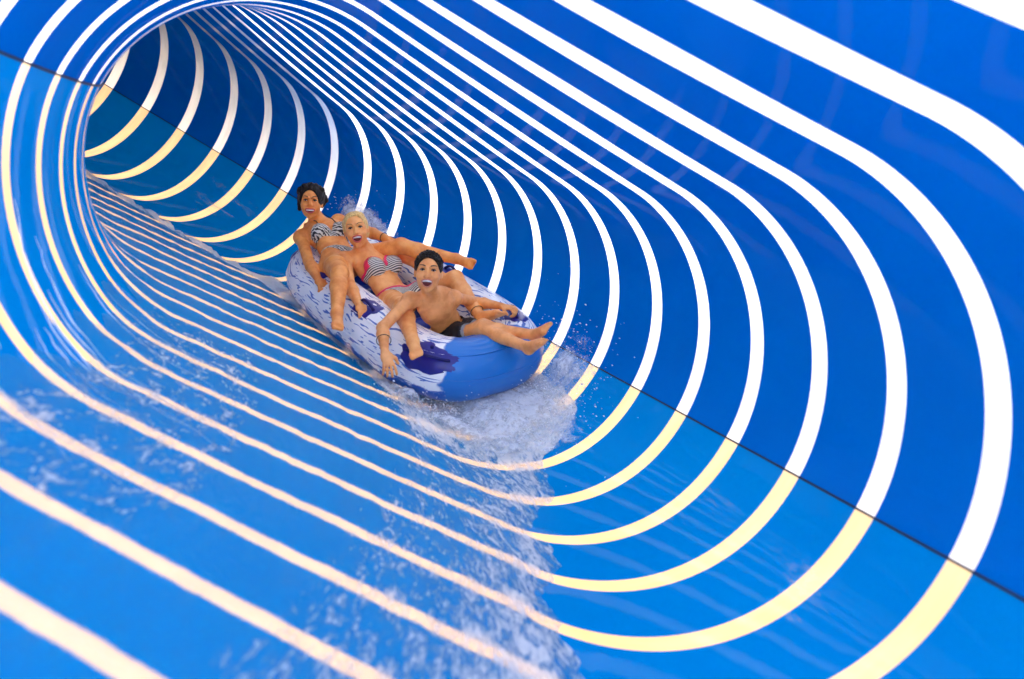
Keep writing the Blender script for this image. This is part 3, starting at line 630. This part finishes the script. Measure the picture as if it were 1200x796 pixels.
    if female:
        hgt = v; g = np.minimum(.055 - hgt, hgt + .11); cut = .045 + (hgt + .06) * .95 - np.abs(lh); g = np.minimum(g, np.where(fh > -.02, cut, cut + .05)); g = np.where((body > 0) & (np.hypot(lh, fh) < .2), g, -1)
        bt = cloth("bikini_bottom", g, .004, M_STRIPE if key == 'blonde' else M_ZEBRA, lh * .9 + v * .6)
        gw = .0115 - np.abs(v - .058 + .35 * 0 - .0 * lh); gw = np.where((body > 0) & (np.hypot(lh, fh) < .2), gw, -1)
        if key == 'blonde': cloth("waistband", gw, .0065, M_PINK)
    else:
        g = np.full(len(V), -1.); thr = np.full(len(V), -1.)
        for s in 'RL':
            a, b_ = J['hip' + s], J['kn' + s]; ab = b_ - a; t = ((V - a) @ ab) / (ab @ ab); dl_ = segd(V, a, b_)
            thr = np.maximum(thr, np.where(dl_ < .085, t, -1))
            g = np.maximum(g, np.where((dl_ < .085), np.minimum((.62 - t) * .3, .085 - dl_ + .01), -1))
        g = np.maximum(g, np.where(np.hypot(lh, fh) < .17, .04 - np.abs(v + .02) + .02, -1)); g = np.where((v < .075) | (np.minimum(thr, 1) > .12), g, -1); g = np.where((body > 0) | (armd > .05), g, -1)
        sh = cloth("swim_shorts", g, .011, M_SHORT, wr=.008)
        for s in 'RL':
            a, b_ = J['hip' + s], J['kn' + s]; ab = b_ - a; t = ((V - a) @ ab) / (ab @ ab); dl_ = segd(V, a, b_)
            gg = np.where((dl_ < .085), .055 - np.abs(t - .63), -1); cloth("leg_lining", gg, .006, M_GREY, parent=sh, M=Matrix())
    # face
    for e in (-1, 1):
        mb = MB(); c = h(e * .031, .074, .011); mb.ball(c, np.array((.0120, .0125, .0048)) * hsz, RHd, 14, 8); ey = mb.build("eye", M_WHITE, root, M=off)
        mi = MB(); mi.ball(c + hf * .0085 * hsz, np.array((.0072, .0055, .0052)) * hsz, RHd, 12, 6); mi.build("iris", M_IRIS, ey)
        ml = MB(); ml.tube([c + (hs * k * .0145 + hu * (.0055 - .006 * k * k) + hf * (.0095 - .006 * k * k)) * hsz for k in np.linspace(-1, 1, 7)], [.0014, .0034, .0044, .0046, .0044, .0034, .0014], 6); ml.build("eyelash", M_IRIS, ey)
        mw = MB(); mw.tube([h(e * (.014 + .036 * k), .094 - .016 * k * k, .031 + .008 * math.sin(2.2 * k + .3)) for k in np.linspace(0, 1, 7)], [z_ * (.62 if female else .85) for z_ in (.0025, .0034, .0036, .0034, .003, .0022, .001)], 6); mw.build("eyebrow", M_FBROW if key == 'blonde' else M_BROW, root, M=off)
    mb = MB(); mb.ball(mc + hf * .0, (.031 * mw_, .018, mh + .001), RHd, 16, 8); mo_ = mb.build("mouth", M_MOUTH, root, M=off)
    mb = MB(); V_ = []
    for i, k in enumerate(np.linspace(-1, 1, 13)):
        for z_ in (0, 1): V_.append(mc + hs * k * .027 * mw_ + hf * (.0235 - .013 * k * k) + hu * ((mh * (.98 - .35 * k * k)) - z_ * (.0095 - .004 * k * k)))
    mb.add(V_, grid_faces(13, 2)); mb.build("teeth", M_TEETH, mo_)
    mb = MB(); pts = []
    for i in range(25):
        a = 2 * math.pi * i / 24; x_ = math.cos(a); pts.append(mc + hs * x_ * .0320 * mw_ + hu * (math.sin(a) * (mh + .0025) + .007 * x_ * x_) + hf * (.0265 - .012 * x_ * x_))
    lw = .0028 if female else .0018; mb.tube(pts, [lw + .0014 * abs(math.sin(2 * math.pi * i / 24)) for i in range(25)], 8, False); mb.build("lips", M_LIP if female else M_BLIP, root, M=off)
    # hair
    Hf = Field(H - .2, H + .2, .004); g_ = {'dark': .011, 'blonde': .005, 'boy': .006}[hair_kind]
    Hf.ell(h(0, -.014, .028), np.array((.075 + g_, .090 + g_, .083 + g_)) * hsz, RHd, .01)
    if hair_kind == 'dark':
        Hf.ell(h(0, -.03, .05), np.array((.085, .085, .078)), RHd, .02)
        rs = np.random.RandomState(3)
        for i in range(26):
            a = rs.uniform(-.9, 1.15); Hf.ell(h(.062 + .030 * rs.rand() + .012 * math.cos(a * 2), -.03 - .03 * rs.rand(), .035 - .085 * (a * .5 + .5) + .03), (.015, .014, .015), RHd, .008)
        for i in range(30):
            a = rs.uniform(0, math.pi); Hf.ell(h(.080 * math.cos(a), -.02 + .03 * rs.randn(), .055 + .062 * math.sin(a)), (.017, .016, .014), RHd, .008)
        for i in range(8): Hf.ell(h(-.072 - .004 * rs.rand(), -.012, .03 - .012 * i), (.011, .02, .013), RHd, .008)
        Hf.ell(h(-.006, .100, -.018), (.060, .098, .102), RHd, .012, 'sub')
    elif hair_kind == 'blonde':
        Hf.ell(h(.045, -.075, -.02), (.035, .035, .05), RHd, .02); Hf.ell(h(.015, .0, .085), (.05, .05, .022), RHd, .02)
        for e in (-1, 1): Hf.ell(h(e * .068, -.015, .02), (.012, .03, .045), RHd, .012)
        Hf.ell(h(0, .115, -.004), (.072, .112, .100), RHd, .014, 'sub'); Hf.ell(h(0, .03, -.10), (.12, .13, .07), RHd, .01, 'sub')
    else:
        rs = np.random.RandomState(5)
        for i in range(420):
            a, b2 = rs.uniform(0, 2 * math.pi), rs.uniform(.25, 1); dv = np.array([math.cos(a) * math.sqrt(1 - b2 * b2), math.sin(a) * math.sqrt(1 - b2 * b2), b2])
            p0 = h(*(dv * np.array((.078, .093, .088)) + np.array((0, -.014, .028)))); Hf.cap(p0, p0 + RHd @ (dv * .005 + np.array([0, .004, .003])), .0045, .003, .003)
        Hf.ell(h(0, .100, -.020), (.069, .092, .100), RHd, .008, 'sub')
        Hf.ell(h(0, .02, -.085), (.12, .13, .072), RHd, .01, 'sub')
    Vh, Qh = Hf.mesh(); Lh = (Vh - H) @ RHd; nh = nrm(1) if False else (Vh - h(0, -.014, .01)); nh /= np.linalg.norm(nh, axis=1, keepdims=True)
    amp, fq = {'dark': (.016, 60), 'blonde': (.006, 90), 'boy': (.010, 150)}[hair_kind]
    Vh = Vh + nh * (amp * (fbm(Lh[:, 0] * fq + 90, (Lh[:, 2] + Lh[:, 1] * .6) * fq * .5 + 90, 31, 4) - .5))[:, None]
    mesh_obj("hair", Vh, Qh, {'dark': M_HDARK, 'blonde': M_HBLOND, 'boy': M_HBOY}[hair_kind], root, M=off)
    def ring_at(a, b_, k, r, nm):
        ax = nrm(b_ - a); u = nrm(np.cross(ax, [0, 0, 1.])); w = np.cross(ax, u); c = a * (1 - k) + b_ * k; mb = MB()
        mb.tube([c + (u * math.cos(t) + w * math.sin(t)) * r for t in np.linspace(0, 2 * math.pi, 25)], .0022, 6, False); mb.build(nm, M_BAND, root, M=off)
    if key == 'boy': ring_at(J['elR'], J['wrR'], .55, .036, "wristband")
    if key == 'blonde': ring_at(J['knL'], J['anL'], .86, .038, "anklet")
    if key == 'dark': ring_at(J['elL'], J['wrL'], .80, .031, "wristband")
build_person('boy', "bare-chested boy in black swim shorts laughing at the front of the raft", .86, False, M_BOY, 'boy', .009, math.radians(4), -.04, .0)
build_person('blonde', "laughing blonde woman in striped bikini with pink trim seated mid raft", 1.0, True, M_FAIR, 'blonde', .0095, math.radians(-11), -.03, .0)
build_person('dark', "smiling dark-haired woman in zebra print bikini seated at the raft's back", 1.0, True, M_TAN, 'dark', .005, math.radians(1), -.06, .0)
